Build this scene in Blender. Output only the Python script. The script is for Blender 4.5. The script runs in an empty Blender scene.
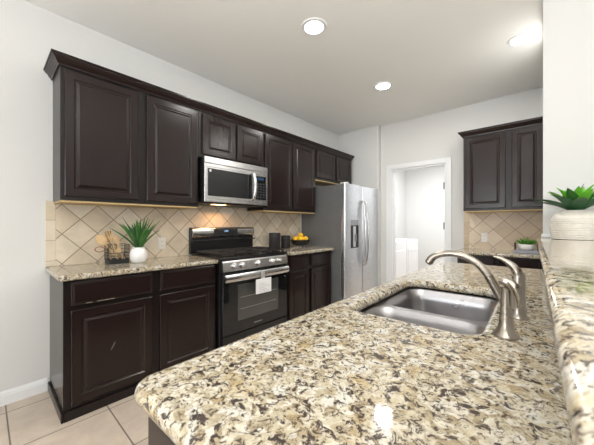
import bpy, bmesh, math, random
from mathutils import Vector, Matrix
S = bpy.context.scene
C = S.collection
PI = math.pi
random.seed(7)

# ------------------------------------------------------------------ camera, world, light, exposure
YAW = math.atan(250 / 280)
cam = bpy.data.cameras.new('camera')
camo = bpy.data.objects.new('camera', cam); C.objects.link(camo)
camo.location = (0, 0, 1.226)
camo.rotation_euler = (PI / 2, 0, YAW)
cam.sensor_width = 36; cam.lens = 280 / 594 * 36
cam.shift_y = 2.0 / 594
cam.clip_start = 0.02
cam.dof.use_dof = True; cam.dof.focus_distance = 2.4; cam.dof.aperture_fstop = 9
S.camera = camo
S.view_settings.view_transform = 'Standard'
S.view_settings.look = 'None'
S.view_settings.exposure = 0.13
S.view_settings.gamma = 1
S.view_settings.use_curve_mapping = False
w = bpy.data.worlds.new('world'); S.world = w; w.use_nodes = True
w.node_tree.nodes['Background'].inputs[0].default_value = (0.80, 0.90, 1.0, 1)
w.node_tree.nodes['Background'].inputs[1].default_value = 1.6

def area(name, loc, rot, sx, sy, power, col=(1, 1, 1), shape='RECTANGLE'):
    l = bpy.data.lights.new(name, 'AREA'); l.shape = shape
    l.size = sx; l.size_y = sy; l.energy = power; l.color = col
    o = bpy.data.objects.new(name, l); C.objects.link(o)
    o.location = loc; o.rotation_euler = rot
    return o
# daylight coming in through the windows of the open living area behind the camera
area('window_daylight', (-1.3, -3.93, 1.6), (PI / 2 + 0.45, 0, 0), 1.7, 1.6, 58, (0.97, 0.985, 1))
area('window_daylight', (1.5, -3.93, 1.6), (PI / 2 + 0.45, 0, 0), 1.7, 1.6, 58, (0.97, 0.985, 1))
area('window_daylight', (4.43, -0.6, 1.6), (PI / 2 + 0.45, 0, PI / 2), 2.2, 1.6, 45, (0.97, 0.985, 1))

# unseen fill light behind the camera, added to brighten the ceiling
area('added_ceiling_fill', (0.35, -0.60, 1.70), (PI - 0.0, 0.1, 0), 1.2, 1.2, 92, (1, 0.985, 0.96))

# ------------------------------------------------------------------ node material helpers
class NT:
    def __init__(s, name):
        s.m = bpy.data.materials.new(name); s.m.use_nodes = True
        s.t = s.m.node_tree; s.b = s.t.nodes['Principled BSDF']
    def n(s, typ, **k):
        x = s.t.nodes.new(typ)
        for a, b in k.items(): setattr(x, a, b)
        return x
    def l(s, a, b): s.t.links.new(a, b)
    def pos(s): return s.n('ShaderNodeNewGeometry').outputs['Position']
    def ramp(s, fac, stops, interp='LINEAR'):
        r = s.n('ShaderNodeValToRGB'); e = r.color_ramp; e.interpolation = interp
        while len(e.elements) < len(stops): e.elements.new(0.5)
        for q, (p, c) in zip(e.elements, stops):
            q.position = p; q.color = (*c, 1) if len(c) == 3 else c
        s.l(fac, r.inputs[0]); return r.outputs[0]
    def noise(s, vec, scale, detail=3, rough=0.5, dist=0.0):
        x = s.n('ShaderNodeTexNoise'); x.inputs['Scale'].default_value = scale
        x.inputs['Detail'].default_value = detail; x.inputs['Roughness'].default_value = rough
        x.inputs['Distortion'].default_value = dist
        if vec is not None: s.l(vec, x.inputs['Vector'])
        return x.outputs['Fac']
    def mix(s, fac, a, b, mode='MIX'):
        x = s.n('ShaderNodeMix', data_type='RGBA', blend_type=mode)
        for i, v in ((0, fac), (6, a), (7, b)):
            if hasattr(v, 'links'): s.l(v, x.inputs[i])
            else: x.inputs[i].default_value = v if i == 0 else (*v, 1)
        return x.outputs[2]
    def bump(s, h, strength=0.2, dist=0.01):
        x = s.n('ShaderNodeBump'); x.inputs['Strength'].default_value = strength
        x.inputs['Distance'].default_value = dist
        s.l(h, x.inputs['Height']); s.l(x.outputs[0], s.b.inputs['Normal'])

def plain(name, col, rough=0.5, metal=0.0, spec=0.5, coat=0.0, emit=None, es=0, var=0.04, vs=9):
    k = NT(name); b = k.b
    f = k.noise(k.pos(), vs, 3)
    c = k.ramp(f, [(0.3, tuple(x * (1 - var) for x in col)), (0.7, tuple(min(1, x * (1 + var)) for x in col))])
    k.l(c, b.inputs['Base Color'])
    b.inputs['Roughness'].default_value = rough; b.inputs['Metallic'].default_value = metal
    b.inputs['Specular IOR Level'].default_value = spec; b.inputs['Coat Weight'].default_value = coat
    b.inputs['Coat Roughness'].default_value = 0.1
    if emit:
        b.inputs['Emission Color'].default_value = (*emit, 1); b.inputs['Emission Strength'].default_value = es
    return k.m

def wall_mat(name, col, bump=0.12):
    k = NT(name)
    p = k.pos()
    k.l(k.ramp(k.noise(p, 1.5, 2), [(0.3, tuple(c * 0.985 for c in col)), (0.7, col)]), k.b.inputs['Base Color'])
    k.b.inputs['Roughness'].default_value = 0.6; k.b.inputs['Specular IOR Level'].default_value = 0.25
    k.bump(k.noise(p, 55, 3), bump, 0.004)
    return k.m

def granite():
    k = NT('granite'); p = k.pos()
    d = k.n('ShaderNodeTexNoise'); d.inputs['Scale'].default_value = 22; d.inputs['Detail'].default_value = 3
    k.l(p, d.inputs['Vector'])
    sc = k.n('ShaderNodeVectorMath', operation='SCALE'); sc.inputs['Scale'].default_value = 0.035
    k.l(d.outputs['Color'], sc.inputs[0])
    ad = k.n('ShaderNodeVectorMath', operation='ADD'); k.l(p, ad.inputs[0]); k.l(sc.outputs[0], ad.inputs[1])
    v = ad.outputs[0]
    vor = k.n('ShaderNodeTexVoronoi'); vor.inputs['Scale'].default_value = 62; k.l(v, vor.inputs['Vector'])
    sep = k.n('ShaderNodeSeparateColor'); k.l(vor.outputs['Color'], sep.inputs[0])
    base = k.ramp(sep.outputs[0], [(0.0, (0.40, 0.33, 0.22)), (0.25, (0.54, 0.48, 0.35)), (0.6, (0.66, 0.61, 0.49)), (1.0, (0.74, 0.71, 0.63))])
    soft = k.ramp(k.noise(v, 95, 4, 0.65), [(0.3, (0.66, 0.62, 0.56)), (0.62, (1, 1, 1))])
    c = k.mix(1.0, base, soft, 'MULTIPLY')
    gold = k.ramp(k.noise(v, 13, 3, 0.6), [(0.52, (0, 0, 0)), (0.66, (0.5, 0.5, 0.5))])
    c = k.mix(gold, c, (0.46, 0.33, 0.14))
    pale = k.ramp(k.noise(v, 19, 2, 0.5), [(0.60, (0, 0, 0)), (0.66, (0.8, 0.8, 0.8))])
    c = k.mix(pale, c, (0.66, 0.65, 0.60))
    halo = k.ramp(k.noise(v, 54, 6, 0.68, 1.0), [(0.50, (0, 0, 0)), (0.585, (0.75, 0.75, 0.75))])
    c = k.mix(halo, c, (0.30, 0.225, 0.15))
    dark = k.ramp(k.noise(v, 54, 6, 0.68, 1.0), [(0.545, (0, 0, 0)), (0.575, (1, 1, 1))])
    c = k.mix(dark, c, (0.055, 0.042, 0.036))
    d2 = k.ramp(k.noise(v, 105, 4, 0.65, 0.8), [(0.56, (0, 0, 0)), (0.61, (0.9, 0.9, 0.9))])
    c = k.mix(d2, c, (0.085, 0.062, 0.048))
    k.l(c, k.b.inputs['Base Color'])
    k.b.inputs['Roughness'].default_value = 0.07; k.b.inputs['Specular IOR Level'].default_value = 0.6
    return k.m

def tiles(name, axes, off, size, rot, c1, c2, mortar, ms=0.0025, rough=0.3, w=None, bumpd=0.003, mott=0.10, spec=0.4):
    k = NT(name); p = k.pos()
    sx = k.n('ShaderNodeSeparateXYZ'); k.l(p, sx.inputs[0])
    cx = k.n('ShaderNodeCombineXYZ')
    for i, (a, o) in enumerate(zip(axes, off)):
        m = k.n('ShaderNodeMath', operation='SUBTRACT'); k.l(sx.outputs[a], m.inputs[0]); m.inputs[1].default_value = o
        k.l(m.outputs[0], cx.inputs[i])
    mp = k.n('ShaderNodeMapping'); mp.inputs['Rotation'].default_value = (0, 0, rot)
    k.l(cx.outputs[0], mp.inputs[0])
    br = k.n('ShaderNodeTexBrick'); br.offset = 0; br.squash = 1
    k.l(mp.outputs[0], br.inputs['Vector'])
    br.inputs['Scale'].default_value = 1; br.inputs['Brick Width'].default_value = w or size
    br.inputs['Row Height'].default_value = size; br.inputs['Mortar Size'].default_value = ms
    br.inputs['Mortar Smooth'].default_value = 0.1; br.inputs['Bias'].default_value = 0
    br.inputs['Color1'].default_value = (*c1, 1); br.inputs['Color2'].default_value = (*c2, 1)
    br.inputs['Mortar'].default_value = (*mortar, 1)
    mo = k.ramp(k.noise(p, 7, 6, 0.62, 0.4), [(0.3, (1 - mott * 1.6,) * 3), (0.7, (1, 1, 1))])
    k.l(k.mix(1.0, br.outputs['Color'], mo, 'MULTIPLY'), k.b.inputs['Base Color'])
    k.b.inputs['Roughness'].default_value = rough; k.b.inputs['Specular IOR Level'].default_value = spec
    inv = k.n('ShaderNodeMath', operation='SUBTRACT'); inv.inputs[0].default_value = 1; k.l(br.outputs['Fac'], inv.inputs[1])
    k.bump(inv.outputs[0], 0.6, bumpd)
    return k.m

def wood_dark(name, col, rough=0.27):
    k = NT(name); p = k.pos()
    mp = k.n('ShaderNodeMapping'); mp.inputs['Scale'].default_value = (22, 22, 2.2); k.l(p, mp.inputs[0])
    f = k.noise(mp.outputs[0], 2.5, 5, 0.6, 0.4)
    k.l(k.ramp(f, [(0.25, tuple(c * 0.95 for c in col)), (0.75, tuple(c * 1.06 for c in col))]), k.b.inputs['Base Color'])
    k.b.inputs['Roughness'].default_value = rough; k.b.inputs['Specular IOR Level'].default_value = 0.36
    return k.m

def steel(name, col=(0.60, 0.60, 0.60), rough=0.28, axis=(1, 60, 60)):
    k = NT(name); p = k.pos()
    mp = k.n('ShaderNodeMapping'); mp.inputs['Scale'].default_value = axis; k.l(p, mp.inputs[0])
    f = k.noise(mp.outputs[0], 8, 3)
    k.l(k.ramp(f, [(0.3, tuple(c * 0.93 for c in col)), (0.7, tuple(c * 1.05 for c in col))]), k.b.inputs['Base Color'])
    k.l(k.ramp(f, [(0.3, (rough * 0.85,) * 3), (0.7, (rough * 1.2,) * 3)]), k.b.inputs['Roughness'])
    k.b.inputs['Metallic'].default_value = 1
    return k.m

M = {}
M['wall'] = wall_mat('wall_paint', (0.725, 0.725, 0.71))
M['ceiling'] = wall_mat('ceiling_paint', (0.90, 0.90, 0.875), 0.25)
M['trim'] = plain('white_trim_paint', (0.84, 0.85, 0.86), 0.35, var=0.01)
M['granite'] = granite()
M['floor'] = tiles('floor_tile', (0, 1), (-2.17, 0.10), 0.457, 0, (0.60, 0.50, 0.41), (0.66, 0.56, 0.46), (0.20, 0.16, 0.13), 0.004, 0.32, mott=0.14)
M['splash'] = tiles('backsplash_tile', (1, 2), (0.51, 1.04), 0.160, PI / 4, (0.72, 0.61, 0.46), (0.86, 0.77, 0.63), (0.33, 0.25, 0.17), 0.003, 0.35, mott=0.15)
M['splash_edge'] = tiles('backsplash_edge_tile', (1, 2), (0.296, 0.955), 0.152, 0, (0.80, 0.71, 0.57), (0.68, 0.58, 0.42), (0.42, 0.34, 0.26), 0.002, 0.35, w=0.2)
M['splash2'] = tiles('backsplash_tile_far', (0, 2), (-0.393, 1.275), 0.157, PI / 4, (0.64, 0.50, 0.35), (0.84, 0.71, 0.55), (0.34, 0.23, 0.17), 0.0025, 0.35)
M['splash2_edge'] = tiles('backsplash_edge_tile_far', (0, 2), (-0.83, 0.955), 0.152, 0, (0.62, 0.49, 0.34), (0.70, 0.57, 0.42), (0.36, 0.28, 0.2), 0.002, 0.35, w=0.2)
M['cab'] = wood_dark('espresso_wood', (0.0165, 0.0092, 0.0082), 0.24)
M['cabface'] = wood_dark('espresso_wood_frame', (0.0115, 0.0075, 0.0070), 0.30)
M['rawwood'] = plain('unstained_wood', (0.50, 0.36, 0.17), 0.6)
M['steel'] = steel('brushed_steel', (0.66, 0.66, 0.66), 0.24, (60, 1, 60))
M['steel_v'] = steel('brushed_steel_door', (0.58, 0.59, 0.61), 0.30, (1, 1, 60))
M['sink'] = steel('sink_steel', (0.43, 0.42, 0.43), 0.30, (1, 1, 1))
M['nickel'] = steel('brushed_nickel', (0.38, 0.34, 0.295), 0.26, (1.5, 1.5, 1.5))
M['black'] = plain('black_enamel', (0.012, 0.012, 0.013), 0.22)
M['matte_black'] = plain('matte_black', (0.015, 0.015, 0.016), 0.5)
M['iron'] = plain('cast_iron', (0.018, 0.017, 0.017), 0.45)
M['glass_black'] = plain('black_glass', (0.010, 0.011, 0.012), 0.06, spec=0.6)
M['oven_window'] = plain('oven_window_glass', (0.06, 0.062, 0.058), 0.05, spec=0.9)
M['fridge_side'] = plain('fridge_side_grey', (0.135, 0.135, 0.135), 0.45)
M['appliance_white'] = plain('white_appliance', (0.86, 0.86, 0.87), 0.25, var=0.01)
M['ceramic'] = plain('white_ceramic', (0.85, 0.84, 0.83), 0.45, var=0.02)
M['glaze'] = plain('cream_glaze', (0.72, 0.68, 0.61), 0.2, coat=0.5, var=0.06, vs=40)
M['soil'] = plain('potting_soil', (0.05, 0.035, 0.025), 0.9)
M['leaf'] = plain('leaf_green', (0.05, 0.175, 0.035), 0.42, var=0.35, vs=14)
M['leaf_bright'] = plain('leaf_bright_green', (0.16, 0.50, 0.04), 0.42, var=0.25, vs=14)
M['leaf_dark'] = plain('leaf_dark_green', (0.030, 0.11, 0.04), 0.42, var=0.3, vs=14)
M['spoon'] = plain('pale_wood', (0.72, 0.50, 0.27), 0.55, var=0.12, vs=20)
M['spoon_dark'] = plain('brown_wood', (0.42, 0.26, 0.13), 0.55, var=0.12, vs=20)
M['lemon'] = plain('yellow_fruit_skin', (0.95, 0.55, 0.02), 0.4, var=0.08, vs=60)
M['plastic'] = plain('white_plastic', (0.82, 0.80, 0.76), 0.35, var=0.01)
M['plate'] = plain('almond_plastic', (0.74, 0.66, 0.53), 0.35, var=0.01)
M['paper'] = plain('paper', (0.90, 0.90, 0.90), 0.7, var=0.01)
M['ink'] = plain('printed_ink', (0.10, 0.10, 0.11), 0.7)
M['lens'] = plain('lamp_lens', (0.9, 0.9, 0.9), 0.4, emit=(1, 0.985, 0.95), es=14)
M['led'] = plain('blue_display', (0.05, 0.1, 0.2), 0.3, emit=(0.35, 0.65, 1.0), es=1.6)
M['badge'] = plain('silver_badge', (0.75, 0.75, 0.75), 0.3, 0.6)
M['greytray'] = plain('grey_tray', (0.32, 0.33, 0.38), 0.5)
gl = NT('window_glass'); gl.b.inputs['Transmission Weight'].default_value = 1; gl.b.inputs['Roughness'].default_value = 0; gl.b.inputs['IOR'].default_value = 1.1
M['glass'] = gl.m

# ------------------------------------------------------------------ mesh helpers
def frame_rot(o): return o.get('_rz', 0.0)
FR = {}
def place(o, loc, rz):
    o.location = Matrix.Rotation(rz, 3, 'Z') @ Vector(loc); o.rotation_euler = (0, 0, rz); FR[o.name] = (Vector(loc), rz)
def tag(o, label=None, cat=None, group=None, kind=None):
    if label: o['label'] = label
    if cat: o['category'] = cat
    if group: o['group'] = group
    if kind: o['kind'] = kind
    return o
def thing(name, label, cat, loc, rz=0.0, group=None):
    o = bpy.data.objects.new(name, None); C.objects.link(o); o.empty_display_size = 0.05
    place(o, loc, rz); return tag(o, label, cat, group)
def link(name, me, mat, parent=None, loc=None, rz=0.0, smooth=False):
    o = bpy.data.objects.new(name, me); C.objects.link(o)
    if mat is not None: me.materials.append(mat)
    if parent is not None:
        base = FR[parent.name][0]; o.parent = parent
        me.transform(Matrix.Translation(-base)); FR[o.name] = FR[parent.name]
    else:
        base = Vector(loc) if loc is not None else sum((v.co for v in me.vertices), Vector()) / max(1, len(me.vertices))
        if loc is None: base.z = min(v.co.z for v in me.vertices)
        me.transform(Matrix.Translation(-base)); place(o, base, rz)
    if smooth:
        for p in me.polygons: p.use_smooth = True
        me.set_sharp_from_angle(angle=math.radians(smooth if smooth is not True else 40))
    return o
def mk(name, bm, mat, parent=None, loc=None, rz=0.0, smooth=False):
    bmesh.ops.recalc_face_normals(bm, faces=bm.faces)
    me = bpy.data.meshes.new(name); bm.to_mesh(me); bm.free()
    return link(name, me, mat, parent, loc, rz, smooth)
def NB(): return bmesh.new()
def box(bm, x0, x1, y0, y1, z0, z1, bev=0.0, seg=2):
    t = bmesh.new(); bmesh.ops.create_cube(t, size=1)
    for v in t.verts:
        v.co = Vector(((x0 + x1) / 2 + v.co.x * (x1 - x0), (y0 + y1) / 2 + v.co.y * (y1 - y0), (z0 + z1) / 2 + v.co.z * (z1 - z0)))
    if bev: bmesh.ops.bevel(t, geom=t.edges[:], offset=bev, segments=seg, affect='EDGES', profile=0.5)
    merge(bm, t); return bm
def merge(bm, t, mtx=None):
    if mtx is not None: bmesh.ops.transform(t, matrix=mtx, verts=t.verts)
    me = bpy.data.meshes.new('tmp'); t.to_mesh(me); t.free(); bm.from_mesh(me); bpy.data.meshes.remove(me)
def B(*a, bev=0.0): return box(NB(), *a, bev=bev)
def lathe(bm, prof, cx=0, cy=0, z=0, n=28, cap=True):
    rings = []
    for r, h in prof:
        rings.append([bm.verts.new((cx + r * math.cos(2 * PI * i / n), cy + r * math.sin(2 * PI * i / n), z + h)) for i in range(n)])
    for a, b in zip(rings, rings[1:]):
        for i in range(n): bm.faces.new((a[i], a[(i + 1) % n], b[(i + 1) % n], b[i]))
    if cap: bm.faces.new(rings[0][::-1]); bm.faces.new(rings[-1])
    return bm
def tube(bm, pts, rad, n=12, flat=1.0, up=Vector((0, 0, 1))):
    pts = [Vector(p) for p in pts]
    if not hasattr(rad, '__len__'): rad = [rad] * len(pts)
    rings = []; prev = None
    for i, p in enumerate(pts):
        t = (pts[min(i + 1, len(pts) - 1)] - pts[max(i - 1, 0)]).normalized()
        if prev is None:
            a = t.cross(up)
            if a.length < 0.05: a = t.cross(Vector((1, 0, 0)))
        else: a = prev - t * prev.dot(t)
        a.normalize(); prev = a; b = t.cross(a).normalized()
        rings.append([bm.verts.new(p + a * rad[i] * math.cos(2 * PI * k / n) + b * rad[i] * flat * math.sin(2 * PI * k / n)) for k in range(n)])
    for a, b in zip(rings, rings[1:]):
        for k in range(n): bm.faces.new((a[k], a[(k + 1) % n], b[(k + 1) % n], b[k]))
    bm.faces.new(rings[0][::-1]); bm.faces.new(rings[-1])
    return bm
def smooth_path(pts, k=6):
    P = [Vector(p) for p in pts]; P = [2 * P[0] - P[1]] + P + [2 * P[-1] - P[-2]]; out = []
    for i in range(1, len(P) - 2):
        for j in range(k):
            t = j / k; a, b, c, d = P[i - 1:i + 3]
            out.append(0.5 * ((2 * b) + (c - a) * t + (2 * a - 5 * b + 4 * c - d) * t * t + (3 * b - a - 3 * c + d) * t ** 3))
    out.append(P[-2]); return out
def lerp_list(vals, n):
    out = []
    for i in range(n):
        t = i / (n - 1) * (len(vals) - 1); a = int(min(t, len(vals) - 2)); out.append(vals[a] + (vals[a + 1] - vals[a]) * (t - a))
    return out
def rrect(x0, x1, y0, y1, r, n=6):
    out = []
    rs = r if hasattr(r, '__len__') else [r] * 4   # corners: x1y1, x0y1, x0y0, x1y0
    for (cx, cy, a0), q in zip(((x1, y1, 0), (x0, y1, PI / 2), (x0, y0, PI), (x1, y0, 1.5 * PI)), rs):
        sx = -1 if cx == x1 else 1; sy = -1 if cy == y1 else 1
        if q <= 0: out.append((cx, cy)); continue
        for i in range(n + 1):
            a = a0 + PI / 2 * i / n
            out.append((cx + sx * q + q * math.cos(a), cy + sy * q + q * math.sin(a)))
    return out
def slab_mesh(name, outline, z0, z1, r, holes=()):
    cu = bpy.data.curves.new(name, 'CURVE'); cu.dimensions = '2D'; cu.fill_mode = 'BOTH'
    for poly in [outline, *holes]:
        s = cu.splines.new('POLY'); s.points.add(len(poly) - 1)
        for p, q in zip(s.points, poly): p.co = (q[0], q[1], 0, 1)
        s.use_cyclic_u = True
    cu.extrude = (z1 - z0) / 2 - r; cu.bevel_depth = r; cu.bevel_resolution = 3; cu.offset = -r
    o = bpy.data.objects.new(name, cu); C.objects.link(o)
    dg = bpy.context.evaluated_depsgraph_get()
    me = bpy.data.meshes.new_from_object(o.evaluated_get(dg)); bpy.data.objects.remove(o)
    me.materials.clear(); me.transform(Matrix.Translation((0, 0, (z0 + z1) / 2))); me.name = name
    return me
def rings_panel(bm, u0, u1, v0, v1, steps, fr):
    """nested rectangles (inset, height) in a wall frame fr: (u, v, n) -> world"""
    loops = []
    for ins, n in steps:
        loops.append([bm.verts.new(fr(*q)) for q in ((u0 + ins, v0 + ins, n), (u1 - ins, v0 + ins, n), (u1 - ins, v1 - ins, n), (u0 + ins, v1 - ins, n))])
    for a, b in zip(loops, loops[1:]):
        for i in range(4): bm.faces.new((a[i], a[(i + 1) % 4], b[(i + 1) % 4], b[i]))
    bm.faces.new(loops[-1]); bm.faces.new(loops[0][::-1]); return bm
def door_bm(u0, u1, v0, v1, n0, fr, t=0.02, rail=0.052):
    s = [(0, n0), (0, n0 + t - 0.004), (0.004, n0 + t), (rail, n0 + t), (rail + 0.006, n0 + t - 0.007), (rail + 0.013, n0 + t - 0.007), (rail + 0.030, n0 + t - 0.001)]
    return rings_panel(NB(), u0, u1, v0, v1, s, fr)
def drawer_bm(u0, u1, v0, v1, n0, fr, t=0.02):
    s = [(0, n0), (0, n0 + t - 0.006), (0.006, n0 + t - 0.003), (0.012, n0 + t - 0.003), (0.016, n0 + t)]
    return rings_panel(NB(), u0, u1, v0, v1, s, fr)
FL = lambda u, v, n: Vector((n, u, v))         # left wall: u = y, n = x
FF = lambda u, v, n: Vector((u, -n, v))        # far wall: u = x, n = -y
def text(name, s, size, loc, rot, mat, parent, ext=0.0005):
    cu = bpy.data.curves.new(name, 'FONT'); cu.body = s; cu.size = size; cu.extrude = ext; cu.align_x = 'CENTER'; cu.align_y = 'CENTER'
    o = bpy.data.objects.new(name, cu); C.objects.link(o)
    dg = bpy.context.evaluated_depsgraph_get()
    me = bpy.data.meshes.new_from_object(o.evaluated_get(dg)); bpy.data.objects.remove(o); me.materials.clear()
    me.transform(Matrix.Translation(loc) @ rot.to_4x4())
    return link(name, me, mat, parent)
ROT_L = Matrix(((0, 0, 1), (1, 0, 0), (0, 1, 0)))   # text on a face looking towards +x

# ------------------------------------------------------------------ the room
H = 2.81
def struct(name, bm, mat, **k):
    o = mk(name, bm, mat, **k); o['kind'] = 'structure'; return o
struct('floor', B(-2.88, 4.6, -4.1, 4.29, -0.1, 0), M['floor'])
struct('ceiling', B(-2.88, 4.6, -4.1, 4.40, H, H + 0.1), M['ceiling'])
struct('wall_left', B(-2.88, -2.757, -4.1, 4.40, 0, H), M['wall'])
b = NB()
box(b, -2.757, -1.995, 4.17, 4.40, 0, H, 0.012)
box(b, -1.995, -1.835, 4.28, 4.40, 0, H)
box(b, -1.835, -1.045, 4.28, 4.40, 2.085, H)
box(b, -1.045, 0.10, 4.28, 4.40, 0, H)
struct('wall_far', b, M['wall'])
b = NB()
box(b, -0.021, 0.10, 2.62, 4.28, 0, H)
box(b, 0.10, 4.5, 2.62, 2.74, 0, H)
struct('wall_right_stub', b, M['wall'])
# back wall and living-room side wall with real window openings
b = NB()
xs = [-2.757, -2.15, -0.45, 0.65, 2.35, 4.5]
for i in range(5):
    if i in (1, 3):
        box(b, xs[i], xs[i + 1], -4.1, -3.98, 0, 0.8); box(b, xs[i], xs[i + 1], -4.1, -3.98, 2.4, H)
    else: box(b, xs[i], xs[i + 1], -4.1, -3.98, 0, H)
struct('wall_back', b, M['wall'])
b = NB()
box(b, 4.5, 4.6, -4.1, -1.7, 0, H); box(b, 4.5, 4.6, 0.5, 2.74, 0, H)
box(b, 4.5, 4.6, -1.7, 0.5, 0, 0.8); box(b, 4.5, 4.6, -1.7, 0.5, 2.4, H)
struct('wall_right', b, M['wall'])
def window(n, x0, x1, y0, y1):
    b = NB(); a = x1 - x0 > y1 - y0
    f = 0.05
    if a:
        box(b, x0, x1, y0, y1, 0.8, 0.8 + f); box(b, x0, x1, y0, y1, 2.4 - f, 2.4)
        box(b, x0, x0 + f, y0, y1, 0.8 + f, 2.4 - f); box(b, x1 - f, x1, y0, y1, 0.8 + f, 2.4 - f)
        g = B(x0 + f, x1 - f, (y0 + y1) / 2 - 0.004, (y0 + y1) / 2 + 0.004, 0.8 + f, 2.4 - f)
    else:
        box(b, x0, x1, y0, y1, 0.8, 0.8 + f); box(b, x0, x1, y0, y1, 2.4 - f, 2.4)
        box(b, x0, x1, y0, y0 + f, 0.8 + f, 2.4 - f); box(b, x0, x1, y1 - f, y1, 0.8 + f, 2.4 - f)
        g = B((x0 + x1) / 2 - 0.004, (x0 + x1) / 2 + 0.004, y0 + f, y1 - f, 0.8 + f, 2.4 - f)
    o = struct('window_%d' % n, b, M['trim'])
    l0, rz = FR[o.name]; mk('pane', g, M['glass'], o)
window(1, -2.15, -0.45, -4.09, -4.03); window(2, 0.65, 2.35, -4.09, -4.03); window(3, 4.54, 4.6, -1.7, 0.5)

def base_prof(bm, x, y0, y1):
    pr = [(0, 0), (0.014, 0), (0.014, 0.062), (0.011, 0.072), (0.011, 0.078), (0.006, 0.088), (0.004, 0.095), (0, 0.095)]
    a = [bm.verts.new((x + p, y0, z)) for p, z in pr]; c = [bm.verts.new((x + p, y1, z)) for p, z in pr]
    for i in range(len(pr)):
        j = (i + 1) % len(pr); bm.faces.new((a[i], a[j], c[j], c[i]))
    bm.faces.new(a[::-1]); bm.faces.new(c)
b = NB(); base_prof(b, -2.757, -3.98, 0.315)
struct('baseboard_left', b, M['trim'])
# door opening to the laundry room
dr = NB()
def casing(bm, u0, u1, v0, v1):   # stepped casing on the far wall
    box(bm, u0, u1, 4.262, 4.28, v0, v1, 0.004)
casing(dr, -1.905, -1.835, 0, 2.155); casing(dr, -1.045, -0.975, 0, 2.155); casing(dr, -1.835, -1.045, 2.085, 2.155)
box(dr, -1.835, -1.815, 4.28, 4.41, 0, 2.085); box(dr, -1.065, -1.045, 4.28, 4.41, 0, 2.085); box(dr, -1.815, -1.065, 4.28, 4.41, 2.065, 2.085)
d1 = struct('door_1', dr, M['trim'])
ang = math.radians(78)
leaf = NB(); box(leaf, 0, 0.74, 0, 0.035, 0.01, 2.05, 0.002)
for (v0, v1) in ((0.2, 0.95), (1.1, 1.9)):
    for (u0, u1) in ((0.1, 0.33), (0.41, 0.64)):
        rings_panel(leaf, u0, u1, v0, v1, [(0, 0.036), (0.01, 0.030), (0.03, 0.030), (0.045, 0.038)], lambda u, v, n: Vector((u, n, v)))
bmesh.ops.transform(leaf, matrix=Matrix.Translation((-1.045, 4.425, 0)) @ Matrix.Rotation(ang, 4, 'Z'), verts=leaf.verts)
mk('door_leaf', leaf, M['trim'], d1)
for z in (0.25, 1.16, 1.72):
    mk('hinge', B(-1.080, -1.0655, 4.2785, 4.305, z, z + 0.095, bev=0.002), plain('hinge_steel', (0.06, 0.06, 0.06), 0.5, 0.3), d1)
# laundry room
b = NB()
box(b, -2.88, -2.76, 4.40, 7.52, 0, H); box(b, -2.76, -0.6, 7.4, 7.52, 0, H); box(b, -0.72, -0.6, 4.40, 7.4, 0, H)
struct('wall_laundry', b, M['wall'])
struct('floor_laundry', B(-2.88, -0.6, 4.29, 7.52, -0.1, 0), M['floor'])
struct('ceiling_laundry', B(-2.88, -0.6, 4.40, 7.52, H, H + 0.1), M['wall'])
struct('trim_1', B(-0.030, 0.45, 2.608, 2.6195, 1.1355, 1.160, bev=0.003), M['trim'])

# ------------------------------------------------------------------ ceiling downlights
def downlight(x, y, label, power=10):
    t = thing('recessed_light', label, 'ceiling light', (x, y, H - 0.006), 0, 'recessed ceiling lights')
    b = NB(); n = 36
    pr = [(0.074, H - 0.001), (0.076, H - 0.006), (0.100, H - 0.008), (0.104, H - 0.004), (0.104, H - 0.0005)]
    lathe(b, [(r, h) for r, h in pr], x, y, 0, n, cap=False)
    mk('trim_ring', b, M['trim'], t, smooth=True)
    b = NB(); lathe(b, [(0.0745, H - 0.001), (0.0745, H - 0.004), (0.05, H - 0.006)], x, y, 0, n)
    mk('lens', b, M['lens'], t)
    a = area('downlight_lamp', (x, y, H - 0.012), (0, 0, 0), 0.15, 0.15, power, (1, 0.97, 0.92), 'DISK')
    return t
downlight(-1.394, 1.766, 'round recessed ceiling light nearest the long row of wall cabinets, left of the three')
downlight(-0.159, 3.063, 'round recessed ceiling light at the right, beside the white wall edge')
downlight(-1.399, 3.044, 'round recessed ceiling light farthest back, above the way to the laundry door')
t = thing('ceiling_lamp', 'white flush lamp on the laundry ceiling', 'ceiling light', (-1.6, 5.8, H - 0.05))
b = NB(); lathe(b, [(0.17, H - 0.001), (0.17, H - 0.04), (0.12, H - 0.07), (0.02, H - 0.08)], -1.6, 5.8, 0)
mk('shade', b, M['lens'], t)
area('laundry_lamp', (-1.6, 5.8, H - 0.09), (0, 0, 0), 0.4, 0.4, 50, (0.97, 0.98, 1), 'DISK')

# ------------------------------------------------------------------ wall (upper) cabinets, left run
UF = -2.45     # face frame plane
def box_frame(t, x0, x1, y0, y1, z0, z1, mat=None):
    mk('carcass', B(x0, x1, y0, y1, z0, z1, bev=0.0015), mat or M['cabface'], t)
def upper(label, y0, y1, z0, z1, doors, raw=True, dz=None, xback=-2.755):
    t = thing('wall_cabinet', label, 'kitchen cabinet', (-2.6, (y0 + y1) / 2, z0), 0, 'wall cabinets of the long run')
    box_frame(t, xback, UF, y0, y1, z0, z1)
    if raw: mk('bottom_panel', B(xback + 0.005, UF - 0.003, y0 + 0.003, y1 - 0.003, z0 - 0.012, z0 - 0.0005), M['rawwood'], t)
    for (a, c) in doors:
        mk('door', door_bm(a, c, (z0 if dz is None else dz) + 0.028, 2.283, UF, FL), M['cab'], t)
    return t
upper('tall two-door dark wall cabinet at the left end, above the potted plant', 0.345, 1.348, 1.392, 2.31, [(0.366, 0.822), (0.888, 1.325)])
upper('short two-door dark wall cabinet directly above the microwave', 1.350, 2.158, 1.868, 2.31, [(1.383, 1.752), (1.784, 2.135)], False)
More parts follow.
